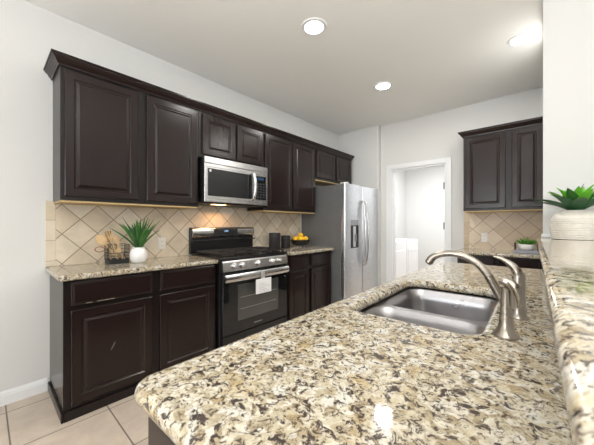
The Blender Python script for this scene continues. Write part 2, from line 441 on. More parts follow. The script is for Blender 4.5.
upper('tall two-door dark wall cabinet between microwave and refrigerator', 2.160, 3.125, 1.392, 2.31, [(2.176, 2.631), (2.660, 3.101)])
upper('short two-door dark wall cabinet above the refrigerator', 3.127, 4.11, 1.868, 2.31, [(3.147, 3.609), (3.653, 4.088)])
# crown moulding: swept profile with a return at the left end
b = NB()
pr = [(0.0, 0.0), (0.010, 0.0), (0.012, 0.010), (0.020, 0.018), (0.030, 0.036), (0.044, 0.048), (0.046, 0.056), (0.052, 0.058), (0.052, 0.068), (0.0, 0.068)]
ZC = 2.300
def crown(bm, pts, pr, z):   # pts: list of (base point, outward dir)
    rows = [[bm.verts.new((p[0] + d[0] * o, p[1] + d[1] * o, z + h)) for o, h in pr] for p, d in pts]
    for a, c in zip(rows, rows[1:]):
        for i in range(len(pr)):
            j = (i + 1) % len(pr); bm.faces.new((a[i], a[j], c[j], c[i]))
    bm.faces.new(rows[0]); bm.faces.new(rows[-1][::-1])
crown(b, [((-2.7565, 0.344), (0, -1)), ((UF + 0.001, 0.344), (1, -1)), ((UF + 0.001, 4.111), (1, 0.4)), ((-2.7565, 4.111), (0, 0.4))], pr, ZC)
tag(mk('crown_moulding', b, M['cab'], smooth=30), 'dark crown moulding along the top of the long wall cabinet run', 'moulding')

# ------------------------------------------------------------------ base cabinets, left run
def base_mould(t, segs):
    b = NB()
    for s in segs: box(b, *s, 0.0, 0.062, 0.004)
    mk('base_moulding', b, M['cabface'], t)
t = thing('base_cabinet', 'dark base cabinet with two drawers over two doors, left of the range', 'kitchen cabinet', (-2.49, 0.86, 0), 0, 'base cabinets of the long run')
box_frame(t, -2.755, -2.235, 0.332, 1.398, 0.0, 0.875)
mk('side_panel', B(-2.755, -2.236, 0.328, 0.3318, 0.062, 0.875), M['cab'], t)
for a, c in ((0.365, 0.848), (0.905, 1.375)):
    mk('drawer', drawer_bm(a, c, 0.716, 0.862, -2.235, FL), M['cab'], t)
    mk('door', door_bm(a, c, 0.088, 0.684, -2.235, FL), M['cab'], t)
sc = plain('bare_scuff', (0.62, 0.52, 0.42), 0.7)
for q in ((0.580, 0.604, 0.372, 0.3755, 0.05), (0.50, 0.60, 0.7195, 0.7215, 0), (0.44, 0.475, 0.7190, 0.7210, 0)):
    f = B(-2.2148, -2.2140, *q[:4])
    for v in f.verts: v.co.z += (v.co.y - q[0]) * (1.9 if q[4] else 0)
    tag(mk('scuff_mark', f, sc, t), 'pale scuff where the dark finish is worn off')
base_mould(t, [(-2.755, -2.219, 0.316, 0.328), (-2.2345, -2.219, 0.328, 1.398)])
t = thing('base_cabinet', 'dark base cabinet with drawers and doors between range and refrigerator', 'kitchen cabinet', (-2.47, 2.72, 0), 0, 'base cabinets of the long run')
box_frame(t, -2.755, -2.195, 2.300, 3.140, 0.0, 0.875)
for a, c in ((2.315, 2.655), (2.705, 3.125)):
    mk('drawer', drawer_bm(a, c, 0.716, 0.862, -2.195, FL), M['cab'], t)
    mk('door', door_bm(a, c, 0.088, 0.684, -2.195, FL), M['cab'], t)
base_mould(t, [(-2.1945, -2.18, 2.300, 3.140)])
def counter(name, outline, z0, z1, r, label, holes=(), rz=0.0):
    return tag(link(name, slab_mesh(name, outline, z0, z1, r, holes), M['granite'], None, None, rz, smooth=50), label, 'countertop')
counter('countertop', rrect(-2.755, -2.198, 0.302, 1.404, [0.004, 0, 0, 0.02]), 0.8765, 0.914, 0.012, 'speckled granite countertop left of the range, under the potted plant')
counter('countertop', rrect(-2.755, -2.142, 2.296, 3.165, [0.02, 0, 0, 0.004]), 0.8765, 0.914, 0.012, 'short speckled granite countertop under the fruit bowl')
# backsplash
t = thing('tile_backsplash', 'beige diagonal tile backsplash on the long cabinet wall', 'backsplash', (-2.75, 1.7, 0.915))
f = B(-2.7555, -2.745, 0.361, 3.150, 0.915, 1.379); box(f, -2.7555, -2.745, 1.352, 2.156, 1.379, 1.427)
mk('tile_field', f, M['splash'], t)
mk('edge_tiles', B(-2.7555, -2.744, 0.303, 0.3605, 0.915, 1.40, bev=0.002), M['splash_edge'], t)
def outlet(loc, normal, mat, label, w=0.07, h=0.115, gang=1):
    x, y, z = loc
    t = thing('wall_outlet', label, 'outlet', loc)
    fr = (lambda u, v, n: Vector((x + n, y + u, z + v))) if normal == 'x' else (lambda u, v, n: Vector((x + u, y - n, z + v)))
    b = NB(); W = w * gang
    rings_panel(b, -W / 2, W / 2, -h / 2, h / 2, [(0, 0), (0, 0.003), (0.004, 0.006)], fr); mk('cover_plate', b, mat, t)
    for g in range(gang):
        u = (g - (gang - 1) / 2) * w * 0.75
        for v in (-0.02, 0.02):
            b = NB(); rings_panel(b, u - 0.016, u + 0.016, v - 0.014, v + 0.014, [(0, 0.006), (0, 0.0075), (0.002, 0.008)], fr)
            s = mk('socket', b, mat, t)
            b = NB()
            for q in (-0.006, 0.006): rings_panel(b, u + q - 0.001, u + q + 0.001, v - 0.004, v + 0.005, [(0, 0.008), (0, 0.0086)], fr)
            mk('slot', b, M['ink'], s)
outlet((-2.745, 1.135, 1.045), 'x', M['plastic'], 'white wall outlet on the tiles right of the spiky potted plant')
outlet((-2.745, 2.45, 1.045), 'x', M['plate'], 'almond outlet plate on the tiles between range and black canisters', gang=2)

# ------------------------------------------------------------------ microwave
t = thing('microwave', 'stainless over-the-range microwave with black glass door and curved handle', 'microwave', (-2.56, 1.75, 1.43))
y0, y1, z0, z1 = 1.366, 2.150, 1.440, 1.8665
mk('case', B(-2.755, -2.395, y0, y1, z0, z1, bev=0.003), M['black'], t)
mk('top_vent', B(-2.394, -2.368, y0, y1, 1.806, z1, bev=0.004), M['steel'], t)
f = NB(); rings_panel(f, y0, 1.955, z0, 1.804, [(0, -2.394), (0, -2.371), (0.003, -2.368), (0.030, -2.368), (0.033, -2.371)], FL)
dd = mk('door', f, M['steel'], t)
f = NB(); rings_panel(f, y0 + 0.036, 1.932, 1.498, 1.758, [(0, -2.371), (0, -2.3675), (0.003, -2.3665)], FL); mk('door_glass', f, M['glass_black'], dd)
f = NB(); lathe(f, [(0.012, 0), (0.012, 0.002), (0.009, 0.003)], 0, 0, 0, 18)
bmesh.ops.transform(f, matrix=Matrix.Translation((-2.3668, 1.425, 1.735)) @ Matrix.Rotation(PI / 2, 4, 'Y'), verts=f.verts); mk('round_badge', f, M['badge'], dd)
mk('control_column', B(-2.394, -2.369, 1.958, y1, z0, 1.804, bev=0.003), M['steel'], t)
f = NB(); rings_panel(f, 1.972, 2.125, 1.498, 1.758, [(0, -2.3695), (0, -2.3675), (0.003, -2.3665)], FL); cp = mk('control_panel', f, M['glass_black'], t)
mk('display', B(-2.3668, -2.3655, 2.00, 2.09, 1.715, 1.742), plain('dim_blue_display', (0.02, 0.05, 0.10), 0.2, emit=(0.2, 0.4, 0.8), es=0.04), cp)
f = NB()
for r in range(6):
    for c in range(3): box(f, -2.3668, -2.3658, 1.992 + c * 0.042, 2.018 + c * 0.042, 1.52 + r * 0.029, 1.535 + r * 0.029)
k = mk('keypad', f, plain('keypad_grey', (0.04, 0.04, 0.045), 0.5), cp); k['kind'] = 'stuff'
f = NB(); tube(f, smooth_path([(-2.369, 1.925, 1.775), (-2.335, 1.925, 1.765), (-2.318, 1.928, 1.70), (-2.312, 1.93, 1.635), (-2.318, 1.928, 1.565), (-2.335, 1.925, 1.505), (-2.369, 1.925, 1.492)]), 0.018, 14, 0.75)
mk('handle', f, M['steel'], t, smooth=True)
mk('underside', B(-2.74, -2.42, y0 + 0.02, y1 - 0.02, z0 - 0.012, z0 - 0.0005, bev=0.003), M['matte_black'], t)
f = B(-2.52, -2.46, 1.52, 1.66, z0 - 0.016, z0 - 0.0125); mk('cooktop_lamp', f, plain('warm_lens', (1, 0.9, 0.7), 0.4, emit=(1, 0.62, 0.28), es=5), t)
area('cooktop_lamp_light', (-2.60, 1.70, z0 - 0.03), (0, math.radians(-18), 0), 0.10, 0.14, 1.5, (1, 0.55, 0.25))

# ------------------------------------------------------------------ gas range
t = thing('gas_range', 'stainless and black gas range with five knobs and paper tag on the oven handle', 'stove', (-2.46, 1.85, 0))
ya, yb = 1.416, 2.284
mk('body', B(-2.745, -2.205, ya, yb, 0.03, 0.900, bev=0.004), M['black'], t)
mk('cooktop', B(-2.70, -2.185, ya - 0.003, yb + 0.003, 0.9005, 0.922, bev=0.006), M['black'], t)
for yy in (ya + 0.06, yb - 0.06):
    for xx in (-2.69, -2.26):
        f = NB(); lathe(f, [(0.018, 0), (0.018, 0.03)], xx, yy, 0, 12); mk('foot', f, M['matte_black'], t)
# control panel, slightly raked
f = NB(); pts = [(-2.205, 0.790), (-2.170, 0.792), (-2.180, 0.876), (-2.188, 0.888), (-2.205, 0.888)]
A = [f.verts.new((x, ya + 0.022, z)) for x, z in pts]; D = [f.verts.new((x, yb - 0.01, z)) for x, z in pts]
for i in range(5): f.faces.new((A[i], A[(i + 1) % 5], D[(i + 1) % 5], D[i]))
f.faces.new(A[::-1]); f.faces.new(D); bmesh.ops.bevel(f, geom=f.edges[:], offset=0.002, segments=2, affect='EDGES')
mk('control_panel', f, M['steel'], t)
for yk in (1.56, 1.655, 1.85, 2.045, 2.14):
    f = NB(); lathe(f, [(0.031, 0), (0.031, 0.006), (0.026, 0.008), (0.024, 0.030), (0.020, 0.034)], 0, 0, 0, 24)
    box(f, -0.004, 0.004, -0.020, 0.020, 0.033, 0.042, 0.0015)
    bmesh.ops.transform(f, matrix=Matrix.Translation((-2.176, yk, 0.836)) @ Matrix.Rotation(PI / 2 - 0.1, 4, 'Y') @ Matrix.Rotation(PI / 2, 4, 'Z'), verts=f.verts)
    mk('knob', f, M['steel'], t, smooth=35)
# oven door
f = NB(); rings_panel(f, ya + 0.022, yb - 0.012, 0.205, 0.782, [(0, -2.204), (0, -2.182), (0.004, -2.178)], FL)
od = mk('oven_door', f, M['glass_black'], t)
f = NB(); rings_panel(f, 1.60, 2.13, 0.315, 0.655, [(0, -2.1782), (0, -2.1772), (0.006, -2.1762)], FL); ow = mk('oven_window', f, M['oven_window'], od)
f = NB()
for zz in (0.42, 0.53):
    box(f, -2.1765, -2.1755, 1.63, 2.10, zz, zz + 0.004)
mk('rack_lines', f, plain('rack_reflection_grey', (0.32, 0.32, 0.30), 0.3, 0.3), ow)
f = NB(); tube(f, smooth_path([(-2.150, ya + 0.026, 0.733), (-2.140, 1.60, 0.733), (-2.136, 1.85, 0.733), (-2.140, 2.10, 0.733), (-2.150, yb - 0.025, 0.733)]), 0.018, 14, 2.0)
for yy in (ya + 0.03, yb - 0.05): box(f, -2.179, -2.150, yy, yy + 0.022, 0.710, 0.754, 0.003)
mk('handle', f, M['steel'], od, smooth=40)
f = NB(); lathe(f, [(0.006, 0), (0.006, 0.004)], 0, 0, 0, 10)
bmesh.ops.transform(f, matrix=Matrix.Translation((-2.178, 2.235, 0.655)) @ Matrix.Rotation(PI / 2, 4, 'Y'), verts=f.verts); mk('indicator_dot', f, M['badge'], od)
mk('storage_drawer', B(-2.204, -2.180, ya + 0.022, yb - 0.012, 0.045, 0.198, bev=0.004), M['black'], t)
mk('nameplate', B(-2.178, -2.1772, 1.80, 1.90, 0.245, 0.256), plain('dull_badge', (0.22, 0.22, 0.22), 0.4, 0.5), od)
# back guard
yc, yd = 1.402, 2.215
mk('backguard_base', B(-2.744, -2.705, yc, yd, 0.923, 1.195, bev=0.006), M['black'], t)
f = NB(); prf = [(-2.706, 1.085), (-2.690, 1.088), (-2.676, 1.105), (-2.668, 1.140), (-2.674, 1.178), (-2.690, 1.197), (-2.706, 1.197)]
A = [f.verts.new((x, yc + 0.012, z)) for x, z in prf]; D = [f.verts.new((x, yd - 0.012, z)) for x, z in prf]
for i in range(7): f.faces.new((A[i], A[(i + 1) % 7], D[(i + 1) % 7], D[i]))
f.faces.new(A[::-1]); f.faces.new(D)
bg = mk('backguard_panel', f, M['steel'], t, smooth=50)
mk('display_window', B(-2.680, -2.664, 1.650, 1.955, 1.112, 1.176, bev=0.003), M['glass_black'], bg)
text('clock_digits', '12:00', 0.024, (-2.6635, 1.80, 1.153), ROT_L, M['led'], bg)
mk('shelf_lip', B(-2.705, -2.655, yc + 0.004, yd - 0.004, 1.052, 1.066, bev=0.004), M['black'], t)
# burners and grates
for bx, by, r in ((-2.58, 1.60, 0.045), (-2.33, 1.60, 0.055), (-2.455, 1.85, 0.05), (-2.58, 2.10, 0.04), (-2.33, 2.10, 0.055)):
    f = NB(); lathe(f, [(r, 0.922), (r, 0.930), (r * 0.75, 0.932), (r * 0.72, 0.940), (r * 0.5, 0.942)], bx, by, 0, 24)
    mk('burner', f, M['iron'], t, smooth=35)
for g0, g1 in ((1.445, 1.715), (1.722, 1.978), (1.985, 2.255)):
    f = NB(); zt = 0.958
    for xx in (-2.66, -2.215): box(f, xx - 0.006, xx + 0.006, g0, g1, zt - 0.014, zt, 0.002)
    for yy in (g0 + 0.006, g1 - 0.006): box(f, -2.654, -2.221, yy - 0.006, yy + 0.006, zt - 0.014, zt, 0.002)
    ym = (g0 + g1) / 2
    box(f, -2.654, -2.221, ym - 0.005, ym + 0.005, zt - 0.012, zt + 0.003, 0.002)
    for xx in (-2.58, -2.455, -2.33): box(f, xx - 0.005, xx + 0.005, g0 + 0.012, g1 - 0.012, zt - 0.012, zt + 0.003, 0.002)
    for xx in (-2.655, -2.22):
        for yy in (g0 + 0.008, g1 - 0.008): box(f, xx - 0.006, xx + 0.006, yy - 0.006, yy + 0.006, 0.922, zt - 0.012, 0.001)
    mk('grate', f, M['iron'], t)
# paper tag hanging from the handle
t = thing('paper_tag', 'white paper tag hanging from the oven door handle', 'tag', (-2.112, 1.87, 0.55))
f = NB(); box(f, -2.1125, -2.1115, 1.765, 1.965, 0.545, 0.690, 0.0003)
for v in f.verts: v.co.x += 0.010 * math.sin((v.co.y - 1.765) * 14)
mk('sheet', f, M['paper'], t)
mk('strap', B(-2.1160, -2.1145, 1.835, 1.885, 0.675, 0.762), M['badge'], t)
f = NB()
for k_ in range(6): box(f, -2.1080, -2.1075, 1.80, 1.93 - 0.03 * (k_ % 3), 0.565 + 0.016 * k_, 0.568 + 0.016 * k_)
for v in f.verts: v.co.x += 0.010 * math.sin((v.co.y - 1.765) * 14) - 0.0035
mk('printed_lines', f, plain('faint_print', (0.5, 0.5, 0.52), 0.8), t)

# ------------------------------------------------------------------ refrigerator
t = thing('refrigerator', 'stainless side-by-side refrigerator with dispenser and two curved handles', 'refrigerator', (-2.38, 3.67, 0))
r0, r1, ZT = 3.172, 4.128, 1.775
mk('cabinet', B(-2.74, -2.045, r0, r1, 0.03, ZT - 0.01, bev=0.004), M['fridge_side'], t)
mk('toe_grille', B(-2.045, -2.02, r0 + 0.02, r1 - 0.02, 0.02, 0.08), M['matte_black'], t)
def fdoor(a, c):
    o = NB(); pr = [(-2.040, a + 0.001), (-2.000, a + 0.001), (-1.985, a + 0.010), (-1.978, a + 0.10), (-1.976, (a + c) / 2), (-1.978, c - 0.10), (-1.985, c - 0.010), (-2.000, c - 0.001), (-2.040, c - 0.001)]
    A = [o.verts.new((x, y, 0.09)) for x, y in pr]; D = [o.verts.new((x, y, ZT)) for x, y in pr]
    for i in range(9): o.faces.new((A[i], A[(i + 1) % 9], D[(i + 1) % 9], D[i]))
    o.faces.new(A[::-1]); o.faces.new(D); return mk('door', o, M['steel_v'], t, smooth=25)
ms = 3.640
d1_ = fdoor(r0, ms - 0.002); d2_ = fdoor(ms + 0.002, r1)
for yy in (ms - 0.040, ms + 0.040):
    f = NB(); tube(f, smooth_path([(-1.978, yy, 1.56), (-1.945, yy, 1.53), (-1.922, yy, 1.35), (-1.912, yy, 1.10), (-1.922, yy, 0.85), (-1.945, yy, 0.67), (-1.978, yy, 0.64)]), 0.014, 14)
    mk('handle', f, M['steel'], d1_ if yy < ms else d2_, smooth=True)
f = NB(); rings_panel(f, 3.310, 3.505, 0.905, 1.215, [(0, -1.979), (0, -1.972), (0.008, -1.972), (0.014, -1.9765)], FL); dp = mk('dispenser', f, M['matte_black'], d1_)
mk('dispenser_controls', B(-1.9785, -1.9715, 3.310, 3.505, 1.219, 1.29, bev=0.002), plain('grey_panel', (0.30, 0.30, 0.32), 0.35, 0.4), d1_)
mk('paddle', B(-1.978, -1.970, 3.405, 3.46, 0.99, 1.09, bev=0.003), plain('grey_paddle', (0.2, 0.2, 0.21), 0.4), dp)
for yy in (r0 + 0.05, r1 - 0.09): mk('hinge_cover', B(-2.09, -1.99, yy, yy + 0.05, ZT + 0.0005, ZT + 0.020, bev=0.004), M['plastic'], t)

# ------------------------------------------------------------------ far wall: cabinet, base, counter, backsplash
t = thing('wall_cabinet', 'dark two-door wall cabinet on the far wall, right of the laundry doorway', 'kitchen cabinet', (-0.4, 4.12, 1.39))
FY = 3.975
mk('carcass', B(-0.775, -0.0255, FY, 4.2785, 1.392, 2.31, bev=0.0015), M['cabface'], t)
mk('bottom_panel', B(-0.77, -0.03, FY + 0.004, 4.27, 1.380, 1.3915), M['rawwood'], t)
for a, c in ((-0.754, -0.354), (-0.296, -0.032)):
    mk('door', door_bm(a, c, 1.418, 2.283, -FY, FF), M['cab'], t)
b = NB()
crown(b, [((-0.776, 4.279), (-1, 0)), ((-0.776, FY - 0.001), (-1, -1)), ((-0.0255, FY - 0.001), (0, -1))], pr, ZC)
tag(mk('crown_moulding', b, M['cab'], smooth=30), 'dark crown moulding on top of the far wall cabinet', 'moulding')
t = thing('base_cabinet', 'dark base cabinet with drawers under the far granite countertop', 'kitchen cabinet', (-0.4, 4.02, 0))
BY = 3.775
mk('carcass', B(-0.80, -0.0255, BY, 4.2785, 0.0, 0.875, bev=0.0015), M['cabface'], t)
for a, c in ((-0.775, -0.430), (-0.390, -0.045)):
    mk('drawer', drawer_bm(a, c, 0.716, 0.862, -BY, FF), M['cab'], t)
    mk('door', door_bm(a, c, 0.088, 0.684, -BY, FF), M['cab'], t)
b = NB(); box(b, -0.815, -0.0255, BY - 0.015, BY - 0.0005, 0, 0.062, 0.004); mk('base_moulding', b, M['cabface'], t)
counter('countertop', rrect(-0.832, -0.0255, 3.735, 4.278, [0, 0, 0.02, 0.004]), 0.8765, 0.914, 0.012, 'speckled granite countertop on the far wall, under the small potted plant')
t = thing('tile_backsplash', 'beige diagonal tile backsplash on the far wall under the two-door cabinet', 'backsplash', (-0.42, 4.27, 0.915))
mk('tile_field', B(-0.765, -0.0255, 4.268, 4.2795, 0.915, 1.379), M['splash2'], t)
mk('edge_tiles', B(-0.828, -0.7655, 4.267, 4.2795, 0.915, 1.391, bev=0.002), M['splash2_edge'], t)
outlet((-0.597, 4.268, 1.06), 'y', M['plastic'], 'white double outlet on the far wall tiles', h=0.12, w=0.065, gang=1)

# ------------------------------------------------------------------ island / peninsula (slightly turned frame)
RZ = math.radians(1.5)
SX0, SX1, SY0, SY1 = -0.528, -0.118, 0.925, 1.630
hole = rrect(SX0, SX1, SY0, SY1, [0.08, 0.07, 0.03, 0.06], 8)
top = rrect(-0.622, 0.054, 0.208, 2.600, [0.0, 0.02, 0.045, 0.0], 8)
counter('countertop', top, 0.874, 0.914, 0.018, 'large speckled granite countertop in front with the sink cut into it', [hole], RZ)
t = thing('island_cabinet', 'dark cabinet carrying the sink countertop in the foreground', 'kitchen cabinet', (-0.28, 1.5, 0), RZ)
b = NB()   # open-topped carcass so the sink bowls hang free inside
box(b, -0.588, 0.030, 0.245, 0.265, 0, 0.873); box(b, -0.588, 0.030, 2.550, 2.565, 0, 0.873)
box(b, -0.588, -0.568, 0.265, 2.550, 0, 0.873); box(b, 0.010, 0.030, 0.265, 2.550, 0, 0.873)
box(b, -0.568, 0.010, 0.265, 2.55, 0.08, 0.10)
mk('carcass', b, M['cabface'], t)
FI = lambda u, v, n: Vector((-n, -u, v))
f = rings_panel(NB(), -0.57, 0.02, 0.08, 0.86, [(0, -0.245), (0, -0.229), (0.004, -0.226), (0.06, -0.226), (0.066, -0.232), (0.08, -0.232), (0.1, -0.227)], FF)
mk('end_panel', f, M['cab'], t)
ys = [0.28, 0.86, 1.27, 1.68, 2.10, 2.54]
for a, c in zip(ys, ys[1:]):
    mk('door', door_bm(-c + 0.01, -a - 0.01, 0.10, 0.684, 0.588, FI), M['cab'], t)
    mk('drawer', drawer_bm(-c + 0.01, -a - 0.01, 0.716, 0.862, 0.588, FI), M['cab'], t)
b = NB(); box(b, 0.055, 0.16, -0.6, 2.535, 0, 0.9135); box(b, 0.042, 0.16, -0.6, 2.60, 0.9145, 1.1025)
struct('wall_bar', b, M['wall'], rz=RZ)
counter('bar_top', rrect(0.0145, 0.50, -0.6, 2.604, [0, 0.018, 0, 0], 8), 1.1035, 1.134, 0.0145, 'raised speckled granite bar top along the right edge, carrying the succulent', (), RZ)
# sink
t = thing('kitchen_sink', 'stainless undermount double-bowl sink in the granite countertop', 'sink', (-0.33, 1.26, 0.66), RZ)
def bowl(x0, x1, y0, y1, zt, zb, r):
    b = NB(); prev = None
    lv = [(-0.004, zt, r), (0.0, zt - 0.004, r), (0.006, zt - 0.06, r), (0.012, zb + 0.04, r), (0.022, zb + 0.012, r), (0.045, zb + 0.001, r), (0.09, zb - 0.002, r * 0.6)]
    for ins, z, rr in lv:
        ring = [b.verts.new((x, y, z)) for x, y in rrect(x0 + ins, x1 - ins, y0 + ins, y1 - ins, rr, 8)]
        if prev:
            for i in range(len(ring)): b.faces.new((prev[i], prev[(i + 1) % len(ring)], ring[(i + 1) % len(ring)], ring[i]))
        prev = ring
    b.faces.new(prev); return b
zt = 0.868
bw = [(SX0 + 0.002, SX1 - 0.004, SY0 + 0.002, 1.190, 0.70), (SX0 + 0.002, SX1 - 0.004, 1.215, SY1 - 0.002, 0.66)]
for x0, x1, y0, y1, zb in bw:
    o = mk('bowl', bowl(x0, x1, y0, y1, zt, zb, 0.07), M['sink'], t, smooth=50)
    f = NB(); lathe(f, [(0.045, zb - 0.001), (0.045, zb + 0.003), (0.036, zb + 0.003), (0.030, zb), (0.01, zb - 0.0005)], (x0 + x1) / 2, (y0 + y1) / 2, 0, 24)
    mk('drain', f, M['nickel'], o, smooth=40)
me = slab_mesh('rim', rrect(SX0 - 0.018, SX1 + 0.02, SY0 - 0.02, SY1 + 0.02, 0.05), zt - 0.003, zt + 0.0005, 0.0015,
               [rrect(x0, x1, y0, y1, 0.07, 8) for x0, x1, y0, y1, zb in bw])
link('rim', me, M['sink'], t, smooth=40)

# faucet: body, sculpted spout, lever
t = thing('faucet', 'brushed nickel kitchen faucet with arched spout and lever, behind the sprayer', 'faucet', (-0.040, 1.19, 0.914), RZ)
fx, fy = -0.040, 1.190
f = NB(); lathe(f, [(0.027, 0.0), (0.027, 0.004), (0.0235, 0.008), (0.0205, 0.02), (0.0195, 0.05), (0.0192, 0.105), (0.0185, 0.140), (0.016, 0.150), (0.008, 0.155)], fx, fy, 0.9142, 28)
mk('body', f, M['nickel'], t, smooth=35)
sp = smooth_path([(fx - 0.002, fy, 0.938), (fx - 0.030, fy - 0.002, 0.954), (fx - 0.052, fy - 0.003, 0.985), (fx - 0.080, fy - 0.004, 1.040), (fx - 0.109, fy - 0.004, 1.080), (fx - 0.149, fy - 0.004, 1.106), (fx - 0.195, fy - 0.004, 1.116), (fx - 0.236, fy - 0.004, 1.111), (fx - 0.264, fy - 0.004, 1.097), (fx - 0.279, fy - 0.004, 1.076)], 6)
f = NB(); tube(f, sp, lerp_list([0.017, 0.016, 0.0145, 0.0135, 0.0125, 0.012, 0.0115, 0.012, 0.0135, 0.015], len(sp)), 18)
s_ = mk('spout', f, M['nickel'], t, smooth=50)
f = NB(); tube(f, [sp[-1], sp[-1] + (sp[-1] - sp[-2]).normalized() * 0.005], 0.012, 18); mk('aerator', f, plain('dark_aerator', (0.08, 0.08, 0.08), 0.4, 0.8), s_)
lv = smooth_path([(fx + 0.001, fy, 1.046), (fx - 0.004, fy, 1.068), (fx - 0.018, fy - 0.002, 1.089), (fx - 0.042, fy - 0.004, 1.107), (fx - 0.068, fy - 0.006, 1.116)], 6)
f = NB(); tube(f, lv, lerp_list([0.0185, 0.0175, 0.0135, 0.008, 0.005], len(lv)), 16, 0.85)
mk('lever', f, M['nickel'], t, smooth=50)
# side sprayer
px_, py_ = -0.060, 0.975
t = thing('side_sprayer', 'brushed nickel side sprayer standing in front of the faucet', 'sink sprayer', (px_, py_, 0.914), RZ)
f = NB(); lathe(f, [(0.0315, 0.0), (0.0315, 0.004), (0.028, 0.008), (0.021, 0.018), (0.0175, 0.032), (0.0165, 0.040)], px_, py_, 0.9142, 28)
mk('escutcheon', f, M['nickel'], t, smooth=40)
f = NB(); lathe(f, [(0.0160, 0.040), (0.0142, 0.07), (0.0130, 0.10), (0.0125, 0.125), (0.0130, 0.135)], px_, py_, 0.9142, 24)
w_ = mk('wand', f, M['nickel'], t, smooth=40)
hd = smooth_path([(px_ + 0.016, py_ - 0.004, 1.045), (px_ + 0.010, py_ - 0.002, 1.060), (px_ - 0.004, py_, 1.068), (px_ - 0.014, py_ + 0.002, 1.069)], 5)
f = NB(); tube(f, hd, lerp_list([0.011, 0.0155, 0.0155, 0.0130], len(hd)), 16, 0.9); mk('spray_head', f, M['nickel'], w_, smooth=50)
f = NB(); tg = smooth_path([(px_ + 0.008, py_ - 0.010, 1.070), (px_ + 0.022, py_ - 0.012, 1.054), (px_ + 0.031, py_ - 0.012, 1.027), (px_ + 0.028, py_ - 0.012, 1.000)], 5)
tube(f, tg, lerp_list([0.011, 0.013, 0.012, 0.005], len(tg)), 12, 0.8); mk('trigger', f, M['nickel'], w_, smooth=50)

# ------------------------------------------------------------------ plants
def leaf_mesh(bm, base, az, L, W, el0, el1, fold=0.25, n=9, tw=0.0):
    """a tapering blade with a folded midrib; el0 -> el1 elevation from root to tip"""
    p = Vector(base); rows = []
    for i in range(n + 1):
        t_ = i / n; el = el0 + (el1 - el0) * t_ ** 1.2
        d = Vector((math.cos(az) * math.cos(el), math.sin(az) * math.cos(el), math.sin(el)))
        side = Vector((-math.sin(az), math.cos(az), 0)); up = d.cross(side) * -1
        if up.z < 0 and el < PI / 2: up = -up
        wd = W * (0.55 + 1.0 * t_) if t_ < 0.35 else W * (0.90) * (1 - ((t_ - 0.35) / 0.65) ** 1.7) + 0.0004
        th = 0.0016 + 0.0020 * (1 - t_)
        l = p + side * wd / 2 + up * wd * fold; r = p - side * wd / 2 + up * wd * fold
        rows.append([bm.verts.new(q) for q in (l, p + up * th * 0.4, r, p - up * th)])
        p = p + d * (L / n)
    for a, b_ in zip(rows, rows[1:]):
        for i in range(4): bm.faces.new((a[i], a[(i + 1) % 4], b_[(i + 1) % 4], b_[i]))
    bm.faces.new(rows[0][::-1]); bm.faces.new(rows[-1])
def leaf_part(parent, mat, *a, **k):
    b = NB(); leaf_mesh(b, *a, **k); return mk('leaf', b, mat, parent, smooth=60)
# spiky plant in round white pot on the left counter
X0, Y0, Z0 = -2.51, 0.852, 0.914
t = thing('potted_plant', 'spiky green plant in a round white pot on the left countertop', 'plant', (X0, Y0, Z0))
f = NB(); lathe(f, [(0.040, 0), (0.050, 0.006), (0.062, 0.035), (0.066, 0.060), (0.061, 0.090), (0.050, 0.108), (0.046, 0.116), (0.048, 0.126), (0.044, 0.126), (0.042, 0.112)], X0, Y0, Z0, 32)
mk('pot', f, M['ceramic'], t, smooth=50)
f = NB(); lathe(f, [(0.0405, 0.1125), (0.03, 0.116)], X0, Y0, Z0, 20); mk('soil', f, M['soil'], t)
rnd = random.Random(3)
for i in range(40):
    ring = i / 40; az = i * 2.39996; el = math.radians(87 - 40 * ring + rnd.uniform(-4, 4)); L = rnd.uniform(0.21, 0.285)
    if math.cos(az) < -0.3: el = max(el, math.radians(66)); L *= 0.85
    leaf_part(t, M['leaf'] if i % 3 else M['leaf_dark'], (X0 + 0.014 * math.cos(az), Y0 + 0.014 * math.sin(az), Z0 + 0.114), az, L, 0.029, el, el - math.radians(6 + 16 * ring), fold=0.3)
# broad-leaved succulent in a ribbed cream pot on the bar
Dp = 1.735; s_ = (576.5 - 297) / 280
X0 = Dp * (-math.sin(YAW) + math.cos(YAW) * s_); Y0 = Dp * (math.cos(YAW) + math.sin(YAW) * s_); Z0 = 1.1342
t = thing('potted_succulent', 'broad-leaved green succulent in a ribbed cream pot on the raised bar', 'plant', (X0, Y0, Z0))
pf = []; R0 = 0.124; HP = 0.180
for i in range(61):
    u = i / 60; r = R0 * (0.92 + 0.08 * math.sin(min(1, u * 2.4) * PI / 2)) if u < 0.6 else R0 * (1 - 0.42 * ((u - 0.6) / 0.4) ** 2.4)
    pf.append((r + (0.0016 * math.sin(u * 2 * PI * 13) if u < 0.78 else 0), u * HP))
pf = [(R0 * 0.88, 0)] + pf[1:] + [(R0 * 0.50, HP), (R0 * 0.48, HP - 0.02)]
f = NB(); lathe(f, pf, X0, Y0, Z0, 48); mk('pot', f, M['glaze'], t, smooth=60)
f = NB(); lathe(f, [(0.068, HP - 0.019), (0.03, HP - 0.008)], X0, Y0, Z0, 24); mk('soil', f, M['soil'], t)
vd = math.atan2(-Y0, -X0)
spec = []
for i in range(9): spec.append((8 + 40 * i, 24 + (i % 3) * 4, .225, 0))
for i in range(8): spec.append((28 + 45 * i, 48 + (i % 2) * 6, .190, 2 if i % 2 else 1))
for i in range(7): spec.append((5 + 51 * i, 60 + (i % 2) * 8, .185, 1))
spec += [(60, 80, .12, 1), (200, 78, .13, 1), (310, 80, .11, 1), (120, 86, .18, 0)]
